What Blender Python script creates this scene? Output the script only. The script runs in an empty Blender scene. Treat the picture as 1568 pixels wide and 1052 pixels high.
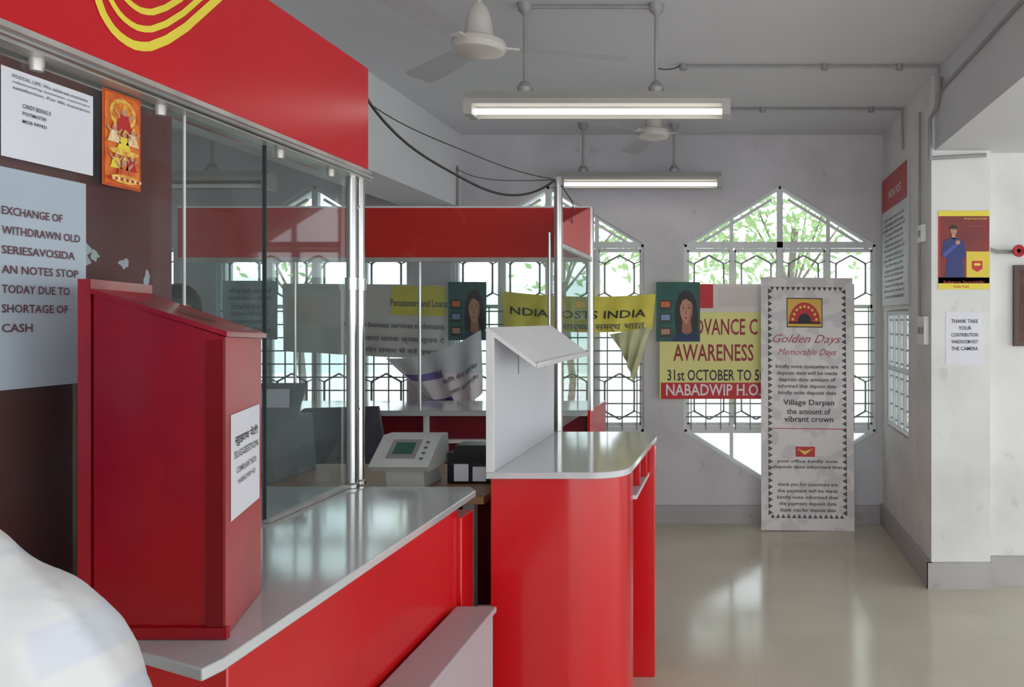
import bpy, bmesh, math, random
from mathutils import Vector, Matrix
random.seed(7)
S = bpy.context.scene

# ------------------------------------------------------------ materials
def lin(c):
    c = c/255.0
    return c/12.92 if c <= .04045 else ((c+.055)/1.055)**2.4
def L(rgb): return (lin(rgb[0]), lin(rgb[1]), lin(rgb[2]), 1)
_m = {}
def M(name, rgb, rough=.5, metal=0, var=.06, scale=4, bump=0, coat=0, emit=0, spec=.5, rgb2=None, alpha=1, detail=5, stretch=None, p0=.3, p1=.62, grime=None):
    if name in _m: return _m[name]
    m = bpy.data.materials.new(name); m.use_nodes = True
    nt = m.node_tree; b = nt.nodes['Principled BSDF']
    tc = nt.nodes.new('ShaderNodeTexCoord'); n = nt.nodes.new('ShaderNodeTexNoise')
    n.inputs['Scale'].default_value = scale; n.inputs['Detail'].default_value = detail
    if stretch:
        mp = nt.nodes.new('ShaderNodeMapping'); mp.inputs['Scale'].default_value = stretch
        nt.links.new(tc.outputs['Object'], mp.inputs[0]); nt.links.new(mp.outputs[0], n.inputs['Vector'])
    else:
        nt.links.new(tc.outputs['Object'], n.inputs['Vector'])
    r = nt.nodes.new('ShaderNodeValToRGB')
    c = L(rgb); d = L(rgb2) if rgb2 else (c[0]*(1-var*2), c[1]*(1-var*2), c[2]*(1-var*2), 1)
    r.color_ramp.elements[0].color = d; r.color_ramp.elements[1].color = c
    r.color_ramp.elements[0].position = p0; r.color_ramp.elements[1].position = p1
    nt.links.new(n.outputs['Fac'], r.inputs[0]); src = r.outputs[0]
    if grime:
        gcol, amt = grime
        for sc, a0, a1, st, k_ in ((9, .29, .35, (1,1,.7), .8), (2.6, .26, .48, (1,1,.4), .55), (42, .25, .28, (1,1,1), 1)):
            g_ = nt.nodes.new('ShaderNodeTexNoise'); g_.inputs['Scale'].default_value = sc; g_.inputs['Detail'].default_value = 6
            mp = nt.nodes.new('ShaderNodeMapping'); mp.inputs['Scale'].default_value = st; mp.inputs['Location'].default_value = (sc,2*sc,1)
            nt.links.new(tc.outputs['Object'], mp.inputs[0]); nt.links.new(mp.outputs[0], g_.inputs['Vector'])
            r_ = nt.nodes.new('ShaderNodeMapRange'); r_.inputs['From Min'].default_value = a0; r_.inputs['From Max'].default_value = a1
            r_.inputs['To Min'].default_value = amt*k_; r_.inputs['To Max'].default_value = 0
            nt.links.new(g_.outputs['Fac'], r_.inputs['Value']); x_ = nt.nodes.new('ShaderNodeMixRGB')
            nt.links.new(r_.outputs[0], x_.inputs[0]); nt.links.new(src, x_.inputs[1]); x_.inputs[2].default_value = L(gcol); src = x_.outputs[0]
    nt.links.new(src, b.inputs['Base Color'])
    b.inputs['Roughness'].default_value = rough; b.inputs['Metallic'].default_value = metal
    b.inputs['Coat Weight'].default_value = coat; b.inputs['Coat Roughness'].default_value = .08
    b.inputs['Specular IOR Level'].default_value = spec
    b.inputs['Alpha'].default_value = alpha
    if bump:
        bp = nt.nodes.new('ShaderNodeBump'); bp.inputs['Strength'].default_value = bump; bp.inputs['Distance'].default_value = .01
        nt.links.new(n.outputs['Fac'], bp.inputs['Height']); nt.links.new(bp.outputs[0], b.inputs['Normal'])
    if emit:
        b.inputs['Emission Color'].default_value = c; b.inputs['Emission Strength'].default_value = emit
    _m[name] = m
    return m

def glassmat(name, tint, refl=1.0, haze=0):
    m = bpy.data.materials.new(name); m.use_nodes = True
    nt = m.node_tree; nt.nodes.clear()
    o = nt.nodes.new('ShaderNodeOutputMaterial'); mix = nt.nodes.new('ShaderNodeMixShader')
    t = nt.nodes.new('ShaderNodeBsdfTransparent'); g = nt.nodes.new('ShaderNodeBsdfGlossy')
    f = nt.nodes.new('ShaderNodeFresnel'); f.inputs[0].default_value = 1.5
    mu = nt.nodes.new('ShaderNodeMath'); mu.operation = 'MULTIPLY'; mu.inputs[1].default_value = refl; mu.use_clamp = True
    t.inputs[0].default_value = tint+(1,); g.inputs['Roughness'].default_value = .03
    nt.links.new(f.outputs[0], mu.inputs[0]); nt.links.new(mu.outputs[0], mix.inputs[0])
    nt.links.new(t.outputs[0], mix.inputs[1]); nt.links.new(g.outputs[0], mix.inputs[2]); last = mix.outputs[0]
    if haze:
        tc = nt.nodes.new('ShaderNodeTexCoord'); n = nt.nodes.new('ShaderNodeTexNoise'); n.inputs['Scale'].default_value = 3; n.inputs['Detail'].default_value = 8
        r_ = nt.nodes.new('ShaderNodeMapRange'); r_.inputs['From Min'].default_value = .35; r_.inputs['From Max'].default_value = .7; r_.inputs['To Min'].default_value = haze*.5; r_.inputs['To Max'].default_value = haze*1.8
        d_ = nt.nodes.new('ShaderNodeBsdfDiffuse'); d_.inputs[0].default_value = L((190,206,202)); m2 = nt.nodes.new('ShaderNodeMixShader')
        nt.links.new(tc.outputs['Object'], n.inputs['Vector']); nt.links.new(n.outputs['Fac'], r_.inputs['Value']); nt.links.new(r_.outputs[0], m2.inputs[0])
        nt.links.new(last, m2.inputs[1]); nt.links.new(d_.outputs[0], m2.inputs[2]); last = m2.outputs[0]
    nt.links.new(last, o.inputs[0])
    return m

wallM = M('wall_paint', (200,197,202), .8, scale=1.7, detail=10, bump=.15, rgb2=(184,181,186), p0=.34, p1=.56, grime=((132,127,128),.36))
wallR = M('wall_paint_white', (220,220,217), .75, scale=2.4, detail=11, bump=.12, rgb2=(206,205,202), p0=.34, p1=.55, grime=((156,152,144),.34))
ceilM = M('ceiling_paint', (206,206,211), .85, var=.04, scale=.8)
beamM = M('beam_paint', (208,209,212), .8, var=.05, scale=1.5)
baseM = M('skirting', (172,168,167), .5, var=.08, scale=3, grime=((120,114,108),.4))
red = M('red_laminate', (206,18,24), .26, var=.04, scale=2, coat=.25, spec=.5, grime=((150,24,26),.25))
redF = M('red_fascia', (198,20,34), .28, var=.05, scale=2, spec=.4)
redB = M('red_band', (196,40,34), .4, var=.05, scale=2, spec=.3, grime=((210,90,80),.3))
maroon = M('maroon_board', (132,40,44), .3, var=.1, scale=2.5, rgb2=(106,32,34))
maroonD = M('maroon_dark', (118,20,32), .4, var=.1)
lam = M('white_laminate', (200,203,204), .10, var=.02, scale=2, coat=.4)
lamL = M('lilac_laminate', (204,204,211), .35, var=.03, scale=2)
lamG = M('grey_laminate', (180,171,176), .4, var=.04, scale=2)
steel = M('stainless_steel', (200,200,198), .24, metal=1, var=.08, scale=8)
steelR = M('brushed_rail', (196,192,186), .35, metal=.45, var=.15, scale=8)
dsteel = M('dull_conduit', (150,148,148), .5, metal=.1, var=.1, scale=9)
white = M('white_paint', (230,230,230), .45, var=.03)
paper = M('paper', (222,223,232), .7, var=.03)
black = M('black_plastic', (22,22,24), .4)
dark = M('dark_ink', (50,48,52), .7)
ink = M('grey_ink', (96,96,104), .7)
redI = M('red_ink', (185,30,35), .6)
winF = M('window_steel', (215,218,220), .5, var=.05)
winD = M('window_grey_steel', (120,125,130), .5, var=.05)
boxR = M('red_box_lacquer', (160,8,20), .2, scale=3.2, coat=.2, bump=.3, rgb2=(112,4,36), stretch=(1,1,.5), spec=.45, grime=((196,80,96),.14))
boxS = M('red_box_edge', (120,6,16), .3, var=.1, spec=.4)
yel = M('yellow_print', (236,214,60), .55, var=.05)
pyel = M('banner_pale_yellow', (228,224,140), .6, var=.04, scale=3)
tealg = M('teal_print', (36,92,82), .55, var=.15, scale=12)
skin = M('skin', (150,98,72), .55, var=.05)
skinP = M('printed_skin', (196,140,112), .6, var=.05)
hair = M('hair', (18,14,13), .5, var=.2, scale=30)
glass = glassmat('booth_glass', (.78,.87,.86), .9, .05)
glassW = glassmat('window_glass', (.90,.97,.98), .5, .05)
gedge = M('glass_edge', (40,52,54), .5, spec=.2)

floorM = bpy.data.materials.new('floor_tiles'); floorM.use_nodes = True
nt = floorM.node_tree; b = nt.nodes['Principled BSDF']
tc = nt.nodes.new('ShaderNodeTexCoord'); br = nt.nodes.new('ShaderNodeTexBrick')
br.offset = 0; br.inputs['Scale'].default_value = 1; br.inputs['Brick Width'].default_value = .6; br.inputs['Row Height'].default_value = .6
br.inputs['Mortar Size'].default_value = .0016
br.inputs['Color1'].default_value = L((210,202,182)); br.inputs['Color2'].default_value = L((206,198,178)); br.inputs['Mortar'].default_value = L((194,186,166))
n = nt.nodes.new('ShaderNodeTexNoise'); n.inputs['Scale'].default_value = 2.5; n.inputs['Detail'].default_value = 8
mx = nt.nodes.new('ShaderNodeMixRGB'); mx.blend_type = 'MULTIPLY'; mx.inputs[0].default_value = .3
nt.links.new(tc.outputs['Object'], br.inputs['Vector']); nt.links.new(tc.outputs['Object'], n.inputs['Vector'])
nt.links.new(br.outputs['Color'], mx.inputs[1]); nt.links.new(n.outputs['Fac'], mx.inputs[2]); nt.links.new(mx.outputs[0], b.inputs['Base Color'])
mr = nt.nodes.new('ShaderNodeMapRange'); mr.inputs['To Min'].default_value = .05; mr.inputs['To Max'].default_value = .26
nt.links.new(n.outputs['Fac'], mr.inputs['Value']); nt.links.new(mr.outputs[0], b.inputs['Roughness'])

# ------------------------------------------------------------ mesh builder
class MB:
    def __init__(s): s.v = []; s.f = []; s.m = []; s.mats = []
    def mi(s, mat):
        if mat not in s.mats: s.mats.append(mat)
        return s.mats.index(mat)
    def add(s, vs, fs, mat):
        o = len(s.v); s.v += [Vector(p) for p in vs]; i = s.mi(mat)
        for f in fs: s.f.append([o+k for k in f]); s.m.append(i)
        return s
    def merge(s, other):
        o = len(s.v); s.v += other.v
        for f, m in zip(other.f, other.m): s.f.append([k+o for k in f]); s.m.append(s.mi(other.mats[m]))
        return s
    def ngon(s, pts, mat): return s.add(pts, [list(range(len(pts)))], mat)
    def box(s, x0, x1, y0, y1, z0, z1, mat, T=None):
        vs = [Vector((x, y, z)) for x in (x0, x1) for y in (y0, y1) for z in (z0, z1)]
        if T: vs = [T @ v for v in vs]
        return s.add(vs, [(0,1,3,2),(4,6,7,5),(0,4,5,1),(2,3,7,6),(0,2,6,4),(1,5,7,3)], mat)
    def prism(s, pts, vec, mat):
        n = len(pts); a = [Vector(p) for p in pts]; bq = [p+Vector(vec) for p in a]
        return s.add(a+bq, [list(range(n))[::-1], list(range(n, 2*n))]+[(i,(i+1)%n,n+(i+1)%n,n+i) for i in range(n)], mat)
    def cyl(s, p0, p1, r, mat, n=12, r2=None, roll=0):
        p0 = Vector(p0); p1 = Vector(p1); r2 = r if r2 is None else r2
        d = (p1-p0).normalized(); u = d.orthogonal().normalized()
        if abs(d.y) < .99: u = d.cross(Vector((0,1,0))).normalized()
        w = d.cross(u); vs = []
        for p, q in ((p0, r), (p1, r2)):
            for i in range(n):
                a = 2*math.pi*i/n+roll; vs.append(p+(u*math.cos(a)+w*math.sin(a))*q)
        return s.add(vs, [(i,(i+1)%n,n+(i+1)%n,n+i) for i in range(n)]+[list(range(n))[::-1], list(range(n, 2*n))], mat)
    def bar(s, p0, p1, r, mat): return s.cyl(p0, p1, r*1.414, mat, 4, roll=math.pi/4)
    def tube(s, pts, r, mat, n=8):
        for a, c in zip(pts, pts[1:]): s.cyl(a, c, r, mat, n)
        for p in pts[1:-1]: s.ell(p, (r, r, r), mat, n, 5)
        return s
    def ell(s, c, r, mat, nu=16, nv=10, T=None, vmax=math.pi):
        vs = []; fs = []; c = Vector(c)
        for j in range(nv+1):
            th = vmax*j/nv
            for i in range(nu):
                a = 2*math.pi*i/nu
                p = c+Vector((r[0]*math.sin(th)*math.cos(a), r[1]*math.sin(th)*math.sin(a), r[2]*math.cos(th)))
                vs.append(T @ p if T else p)
        for j in range(nv):
            for i in range(nu): fs.append((j*nu+i, (j+1)*nu+i, (j+1)*nu+(i+1)%nu, j*nu+(i+1)%nu))
        return s.add(vs, fs, mat)
    def lathe(s, prof, c, mat, n=24):
        vs = []; c = Vector(c)
        for r, z in prof:
            for i in range(n):
                a = 2*math.pi*i/n; vs.append(c+Vector((r*math.cos(a), r*math.sin(a), z)))
        fs = [(j*n+i, j*n+(i+1)%n, (j+1)*n+(i+1)%n, (j+1)*n+i) for j in range(len(prof)-1) for i in range(n)]
        return s.add(vs, fs, mat)
    def mesh(s, me, T, fn):
        o = len(s.v); s.v += [T @ v.co for v in me.vertices]
        for p in me.polygons:
            s.f.append([o+k for k in p.vertices]); s.m.append(s.mi(fn(p.center) if callable(fn) else fn))
        return s
    def build(s, name, bevel=0, angle=38):
        xs = [v.x for v in s.v]; ys = [v.y for v in s.v]; zs = [v.z for v in s.v]
        c = Vector(((min(xs)+max(xs))/2, (min(ys)+max(ys))/2, min(zs)))
        me = bpy.data.meshes.new(name); me.from_pydata([v-c for v in s.v], [], s.f)
        for m in s.mats: me.materials.append(m)
        me.polygons.foreach_set('material_index', s.m)
        me.polygons.foreach_set('use_smooth', [True]*len(s.f))
        bm = bmesh.new(); bm.from_mesh(me)
        bmesh.ops.remove_doubles(bm, verts=bm.verts, dist=1e-6)
        bmesh.ops.recalc_face_normals(bm, faces=bm.faces); bm.to_mesh(me); bm.free()
        me.set_sharp_from_angle(angle=math.radians(angle)); me.update()
        o = bpy.data.objects.new(name, me); o.location = c; S.collection.objects.link(o)
        if bevel:
            bv = o.modifiers.new('bevel', 'BEVEL'); bv.width = bevel; bv.segments = 2; bv.limit_method = 'ANGLE'; bv.angle_limit = math.radians(50)
        return o

def evalmesh(o):
    dg = bpy.context.evaluated_depsgraph_get()
    return bpy.data.meshes.new_from_object(o.evaluated_get(dg))
_tc = {}
def textmesh(s, shear=0):
    if (s, shear) in _tc: return _tc[(s, shear)]
    cu = bpy.data.curves.new('t', 'FONT'); cu.body = s; cu.align_x = 'LEFT'; cu.resolution_u = 2; cu.offset = .012 if not shear else 0; cu.shear = shear
    o = bpy.data.objects.new('t', cu); S.collection.objects.link(o)
    me = evalmesh(o); bpy.data.objects.remove(o)
    _tc[(s, shear)] = me
    return me

class Panel(MB):
    """flat sheet; u right 0..1, v down 0..1 from top left"""
    def __init__(s, tl, U, V, W, H):
        super().__init__(); s.O = Vector(tl); s.U = Vector(U).normalized()*W; s.V = -Vector(V).normalized()*H
        s.W = W; s.H = H
        s.N = Vector(U).normalized().cross(Vector(V).normalized())
    def p(s, u, v, l=0): return s.O+s.U*u+s.V*v+s.N*(l*.0010)
    def sheet(s, mat, t=.004):
        return s.prism([s.p(0,0), s.p(0,1), s.p(1,1), s.p(1,0)], -s.N*t, mat)
    def rect(s, u0, v0, u1, v1, mat, l=1): return s.ngon([s.p(u0,v0,l), s.p(u0,v1,l), s.p(u1,v1,l), s.p(u1,v0,l)], mat)
    def poly(s, pts, mat, l=1): return s.ngon([s.p(u,v,l) for u, v in pts], mat)
    def disc(s, u, v, ru, rv, mat, l=1, n=24, a0=0, a1=2*math.pi):
        return s.ngon([s.p(u+ru*math.cos(a0+(a1-a0)*i/n), v-rv*math.sin(a0+(a1-a0)*i/n), l) for i in range(n if a1-a0 > 6.2 else n+1)], mat)
    def text(s, t, u0, v0, u1, v1, mat, l=2, shear=0):
        me = textmesh(t, shear)
        if not len(me.vertices): return s
        xs = [v.co.x for v in me.vertices]; ys = [v.co.y for v in me.vertices]
        x0, x1, y0, y1 = min(xs), max(xs), min(ys), max(ys); o = len(s.v)
        for v in me.vertices:
            s.v.append(s.p(u0+(u1-u0)*(v.co.x-x0)/(x1-x0+1e-9), v1+(v0-v1)*(v.co.y-y0)/(y1-y0+1e-9), l))
        for q in me.polygons: s.f.append([o+k for k in q.vertices]); s.m.append(s.mi(mat))
        return s
    def lines(s, u0, v0, u1, v1, n, mat, l=2, seed=1):
        rr = random.Random(seed); h = (v1-v0)/n
        ws = ['the payment', 'will be made', 'customers are', 'informed that', 'amount of', 'post office', 'thank you for', 'deposit date', 'kindly note']
        for i in range(n):
            k = rr.uniform(0, .12)*(u1-u0)
            s.text(rr.choice(ws)+' '+rr.choice(ws), u0+k, v0+h*i+h*.12, u1-k, v0+h*i+h*.85, mat, l)
        return s
def front(x0, x1, z0, z1, y, lean=0): return Panel((x0, y, z1), (1,0,0), (0,lean,1), x1-x0, z1-z0)

def holed(name, outer, holes, thick, T, mat):
    cu = bpy.data.curves.new(name, 'CURVE'); cu.dimensions = '2D'; cu.fill_mode = 'BOTH'; cu.extrude = thick/2
    for pl in [outer]+holes:
        sp = cu.splines.new('POLY'); sp.points.add(len(pl)-1)
        for i, (a, c) in enumerate(pl): sp.points[i].co = (a, c, 0, 1)
        sp.use_cyclic_u = True
    o = bpy.data.objects.new(name, cu); S.collection.objects.link(o); me = evalmesh(o); bpy.data.objects.remove(o)
    mb = MB(); mb.mesh(me, T, mat); return mb.build(name)

# ------------------------------------------------------------ room shell
CZ = 2.87
MB().prism([(-6,-2.2,-.12),(5,-2.2,-.12),(5,4.62,-.12),(1.28,4.62,-.12),(1.28,6,-.12),(-6,6,-.12)],(0,0,.12),floorM).build('floor')
MB().prism([(-6,-2.2,CZ),(5,-2.2,CZ),(5,4.62,CZ),(1.28,4.62,CZ),(1.28,6,CZ),(-6,6,CZ)],(0,0,.12),ceilM).build('ceiling')
centres = [.36,-1.363,-3.10,-4.84]
def hexa(cx): return [(cx,2.50),(cx+.715,2.06),(cx+.715,.67),(cx,.23),(cx-.715,.67),(cx-.715,2.06)]
TX = Matrix.Translation((0,5.9,0)) @ Matrix.Rotation(math.pi/2,4,'X')
holed('wall_north', [(-6,0),(1.28,0),(1.28,CZ),(-6,CZ)], [hexa(c) for c in centres], .2, TX, wallM)
MB().box(-6.15,-6,-2.2,6,0,CZ,wallM).build('wall_west')
MB().box(-6,-1.4,-2.35,-2.2,0,CZ,wallM).build('sky_blocking_wall_south')  # unseen partial wall added to keep bright sky out of the red box's reflections
TR = Matrix.Translation((1.2,0,0)) @ Matrix.Rotation(math.pi/2,4,'Z') @ Matrix.Rotation(math.pi/2,4,'X')
holed('wall_east', [(4.74,0),(5.8,0),(5.8,CZ),(4.74,CZ)], [[(4.96,.74),(5.66,.74),(5.66,1.57),(4.96,1.57)]], .16, TR, wallR)
MB().box(1.12,1.45,4.39,4.74,0,CZ,wallR).build('wall_pillar')
MB().box(1.45,5,4.46,4.62,0,2.45,wallR).build('wall_east_front')
MB().box(1.14,5,-2.2,4.46,2.45,CZ,beamM).build('beam_east')
MB().box(-2.4,-2.0,1.5,5.8,2.33,CZ,beamM).build('beam_west')
MB().box(-6,1.12,5.775,5.8,0,.13,baseM).build('baseboard_north')
MB().box(1.095,1.12,4.37,5.775,0,.145,baseM).box(1.095,1.46,4.365,4.39,0,.145,baseM).build('baseboard_east')
MB().box(1.46,5,4.435,4.46,0,.16,baseM).build('baseboard_east_front')

def window(i, cx):
    w = MB(); y = 5.85; h = hexa(cx)
    for a, c in zip(h, h[1:]+h[:1]): w.bar((a[0],y,a[1]),(c[0],y,c[1]),.024,winF)
    w.bar((cx-.71,y,2.06),(cx+.71,y,2.06),.022,winF); w.bar((cx-.71,y,.68),(cx+.71,y,.68),.022,winF)
    w.bar((cx,y,2.49),(cx,y,.25),.022,winF)
    for dx in (-.36,.36): w.bar((cx+dx,y,2.26),(cx+dx,y,.46),.014,winF)
    for sx in (-1,1): w.bar((cx+sx*.06,y,2.40),(cx+sx*.66,y,2.03),.010,winF)
    for k in range(4):
        x0 = cx-.69+k*.352; x1 = x0+.325
        for a, c in (((x0,.72),(x0,2.02)),((x1,.72),(x1,2.02)),((x0,2.02),(x1,2.02)),((x0,.72),(x1,.72)),((x0,1.6),(x1,1.6))):
            w.bar((a[0],y+.01,a[1]),(c[0],y+.01,c[1]),.014,winF)
        xm = (x0+x1)/2
        for zc in (1.81,.93):
            q = [(xm,zc+.17),(xm+.11,zc+.11),(xm+.11,zc-.11),(xm,zc-.17),(xm-.11,zc-.11),(xm-.11,zc+.11)]
            for a, c in zip(q, q[1:]+q[:1]): w.bar((a[0],y-.01,a[1]),(c[0],y-.01,c[1]),.006,winD)
            for zz in (-.13,.13): w.bar((x0,y-.01,zc+zz),(xm-.1,y-.01,zc+zz*.8),.004,winD); w.bar((xm+.1,y-.01,zc+zz*.8),(x1,y-.01,zc+zz),.004,winD)
    for j in range(9): w.bar((cx-.7,y-.02,.78+j*.098),(cx+.7,y-.02,.78+j*.098),.005,winD)
    for j in range(13): w.bar((cx-.66+j*.11,y-.02,.68),(cx-.66+j*.11,y-.02,1.6),.004,winD)
    w.ngon([(a,y+.025,c) for a, c in h], glassW)
    return w.build('window_%d' % i)
for i, c in enumerate(centres): window(i+1, c)
w = MB(); x = 1.14
for z in (.76,1.16,1.55): w.bar((x,4.97,z),(x,5.65,z),.014,winF)
for k in range(5): w.bar((x,4.975+k*.168,.75),(x,4.975+k*.168,1.56),.011,winF)
for k in range(8): w.bar((x+.01,4.97,.8+k*.1),(x+.01,5.65,.8+k*.1),.004,winD)
w.ngon([(x+.02,4.96,.74),(x+.02,5.66,.74),(x+.02,5.66,1.57),(x+.02,4.96,1.57)], glassW)
w.build('window_5')

# ------------------------------------------------------------ outside
leafM = M('leaves', (146,176,116), .6, scale=3, rgb2=(84,120,72)); bark = M('bark', (130,118,104), .9, var=.2)
nt = leafM.node_tree; b = nt.nodes['Principled BSDF']; out = nt.nodes['Material Output']
tr = nt.nodes.new('ShaderNodeBsdfTranslucent'); tr.inputs[0].default_value = L((176,200,136)); ms = nt.nodes.new('ShaderNodeMixShader'); ms.inputs[0].default_value = .45
nt.links.new(b.outputs[0],ms.inputs[1]); nt.links.new(tr.outputs[0],ms.inputs[2]); nt.links.new(ms.outputs[0],out.inputs[0])
pav = M('courtyard_paving', (222,222,216), .8, var=.04, scale=2)
MB().box(-16,14,6.0,20,-.4,-.2,pav).build('ground_outside')
def tree(x, y, hh, rad, nl):
    t = MB(); t.tube([(x,y,-.2),(x+.1,y,.8),(x-.05,y+.1,hh-.6),(x,y,hh)],.04,bark)
    for k in range(5):
        a = k*1.3; t.cyl((x-.02,y+.05,hh-.7),(x+math.cos(a)*rad*.6,y+math.sin(a)*rad*.5,hh+.2),.016,bark,6,.008)
    cl = [(x+random.uniform(-rad,rad), y+random.uniform(-rad*.5,rad*.5), hh+random.uniform(-.4,1.2)) for _ in range(14)]
    for _ in range(nl):
        c = random.choice(cl); p = Vector([c[i]+random.gauss(0,.28) for i in range(3)])
        a = Vector([random.gauss(0,1) for _ in range(3)]).normalized(); bb = a.orthogonal().normalized(); s_ = random.uniform(.04,.08)
        t.ngon([p-a*s_, p+bb*s_*.45, p+a*s_, p-bb*s_*.45], leafM)
    return t.build('tree')
tree(.7,8.6,2.5,1.0,1300); tree(-1.9,8.9,2.5,1.2,1000); tree(-4.8,8.6,2.4,1.2,700); tree(3.9,7.6,2.4,1.0,500)
nb = MB(); nbm = M('neighbour_wall', (238,242,242), .8, var=.03)
nb.box(-14,12,13,13.4,-.2,2.1,nbm)
for k in range(14): nb.box(-13.6+k*1.8,-13.2+k*1.8,12.9,13,-.2,2.2,nbm)
nb.build('compound_wall')

# ------------------------------------------------------------ booth 1 : service counter
c = MB()
c.prism([(-1.95,1.36,.922),(-.98,1.31,.922),(-.845,1.25,.922),(-.835,1.29,.922),(-.835,2.56,.922),(-.87,2.62,.922),(-1.95,2.62,.922)],(0,0,.021),lam)
c.box(-1.9,-.875,1.36,2.5,0,.921,red)
c.box(-1.9,-.862,2.503,2.615,0,.868,red)
c.box(-.876,-.868,1.36,2.5,0,.08,black)
c.build('service_counter', .003)
MB().box(-.862,-.735,1.2,2.455,.585,.604,lamG).box(-.862,-.745,1.22,2.45,0,.585,lamG).build('low_side_bench', .004)
f = Panel((-1.24,1.02,2.357),(0,1,0),(0,0,1),1.655,.357)
f.box(-1.42,-1.24,1.02,2.675,2.012,2.357,redF)
cy, cz = 1.70, 2.40
base = [(1.515,2.20),(1.517,2.18),(1.522,2.16),(1.528,2.14),(1.536,2.12),(1.545,2.104),(1.557,2.092),(1.57,2.082),(1.586,2.075),(1.605,2.071),(1.625,2.070),(1.648,2.075),(1.67,2.083),(1.72,2.115),(1.78,2.165),(1.84,2.225),(1.90,2.285),(1.94,2.33)]
for kk in (1,.88,.76,.64,.50):
    pts = [(cy+(a-cy)*kk, cz+(z-cz)*kk) for a, z in base]; pts = [q for q in pts if q[1] < 2.35]
    th = .0095*(1 if kk == 1 else .7); nr = []
    for i in range(len(pts)):
        q0 = pts[max(0,i-1)]; q1 = pts[min(len(pts)-1,i+1)]; d = Vector((q1[0]-q0[0], q1[1]-q0[1])).normalized(); nr.append(Vector((-d.y, d.x))*th)
    f.add([(-1.2385,q[0]+sg*n_.x,q[1]+sg*n_.y) for q, n_ in zip(pts,nr) for sg in (-1,1)],[(2*i,2*i+2,2*i+3,2*i+1) for i in range(len(pts)-1)],yel)
f.build('fascia_signboard')
g = MB()
g.box(-1.30,-1.236,1.02,2.69,1.976,2.011,steelR)
g.cyl((-1.234,1.02,1.988),(-1.234,2.68,1.988),.010,steel)
for y in (2.605,2.66):
    g.cyl((-1.262,y,.9445),(-1.262,y,1.98),.0165,steel,16); g.lathe([(.0165,-.02),(.021,-.02),(.021,.02),(.0165,.02)],(-1.262,y,1.62),steel); g.lathe([(.024,0),(.024,.010),(.0165,.016)],(-1.262,y,.9445),steel)
for z in (1.2,1.62,1.88): g.cyl((-1.262,2.605,z),(-1.262,2.66,z),.008,steel)
g.box(-1.285,-1.262,2.14,2.585,.9445,.956,steelR)
g.ngon([(-1.275,1.03,.95),(-1.275,2.137,.95),(-1.275,2.137,1.98),(-1.275,1.03,1.98)], glass)
g.ngon([(-1.272,2.14,.956),(-1.272,2.59,.956),(-1.272,2.59,1.98),(-1.272,2.14,1.98)], glass)
g.box(-1.279,-1.270,2.136,2.141,.956,1.98,gedge)
g.box(-1.278,-1.272,1.824,1.827,1.5,1.98,white)
for y in (1.43,1.74,2.2,2.48): g.lathe([(.0,-.012),(.010,-.012),(.012,.0),(.012,.012)],(-1.268,y,1.966),steelR,12)
g.build('glass_counter_screen')
p = Panel((-1.30,1.03,1.972),(0,1,0),(0,0,1),.79,1.02); p.sheet(maroon,.02)  # board set behind the glass to give it a maroon tone
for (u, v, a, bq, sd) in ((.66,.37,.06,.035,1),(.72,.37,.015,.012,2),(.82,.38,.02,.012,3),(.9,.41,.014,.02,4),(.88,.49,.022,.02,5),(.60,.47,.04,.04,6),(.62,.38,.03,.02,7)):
    rr = random.Random(sd); p.poly([(u+a*math.cos(k*.63)*rr.uniform(.5,1.2), v-.035+bq*math.sin(k*.63)*rr.uniform(.5,1.2)) for k in range(10)], paper, 1)  # irregular pale patches on the maroon board
p.build('maroon_backing_panel')
def rp(y0, y1, z0, z1): return Panel((-1.2725,y0,z1),(0,1,0),(0,0,1),y1-y0,z1-z0)
p = rp(1.366,1.562,1.787,1.945); p.sheet(paper,.001)
p.text('POSTAL LIFE. We celebrate moments', .1,.06,.92,.10,ink); p.text('relationship between customers', .1,.13,.95,.165,ink); p.text('satisfaction. For life insurance', .1,.19,.95,.225,ink)
p.text('CANDY BISWAS X', .2,.36,.5,.41,dark); p.text('POSTMASTER', .2,.45,.45,.49,dark); p.text('MOB 947431', .2,.54,.45,.58,dark); p.build('postal_notice')
p = rp(1.345,1.545,1.377,1.768); p.sheet(M('notice_bluewhite',(176,190,202),.4,var=.04),.001)
for k, t in enumerate(['EXCHANGE OF','WITHDRAWN OLD','SERIESAVOSIDA','AN NOTES STOP','TODAY DUE TO','SHORTAGE OF','CASH']):
    p.text(t, .1,.175+k*.088,(.72,.92,.86,.9,.8,.78,.4)[k],.213+k*.088,M('notice_red_grey',(96,50,62),.6))
p.build('currency_exchange_notice')
org = M('icon_orange',(228,120,40),.5,scale=40,rgb2=(190,60,20))
gold = M('icon_gold',(244,206,90),.4,scale=70,rgb2=(200,110,30)); cream = M('icon_cream',(244,226,180),.5,scale=60,rgb2=(214,150,80))
p = rp(1.585,1.688,1.775,1.972); p.sheet(M('icon_red',(200,80,24),.5,var=.2,scale=20),.001)
p.rect(.05,.03,.95,.97,org); p.disc(.5,.22,.34,.16,gold,2); p.disc(.5,.22,.26,.12,M('icon_flame',(236,150,40),.5,scale=50,rgb2=(206,80,20)),3)
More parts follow.
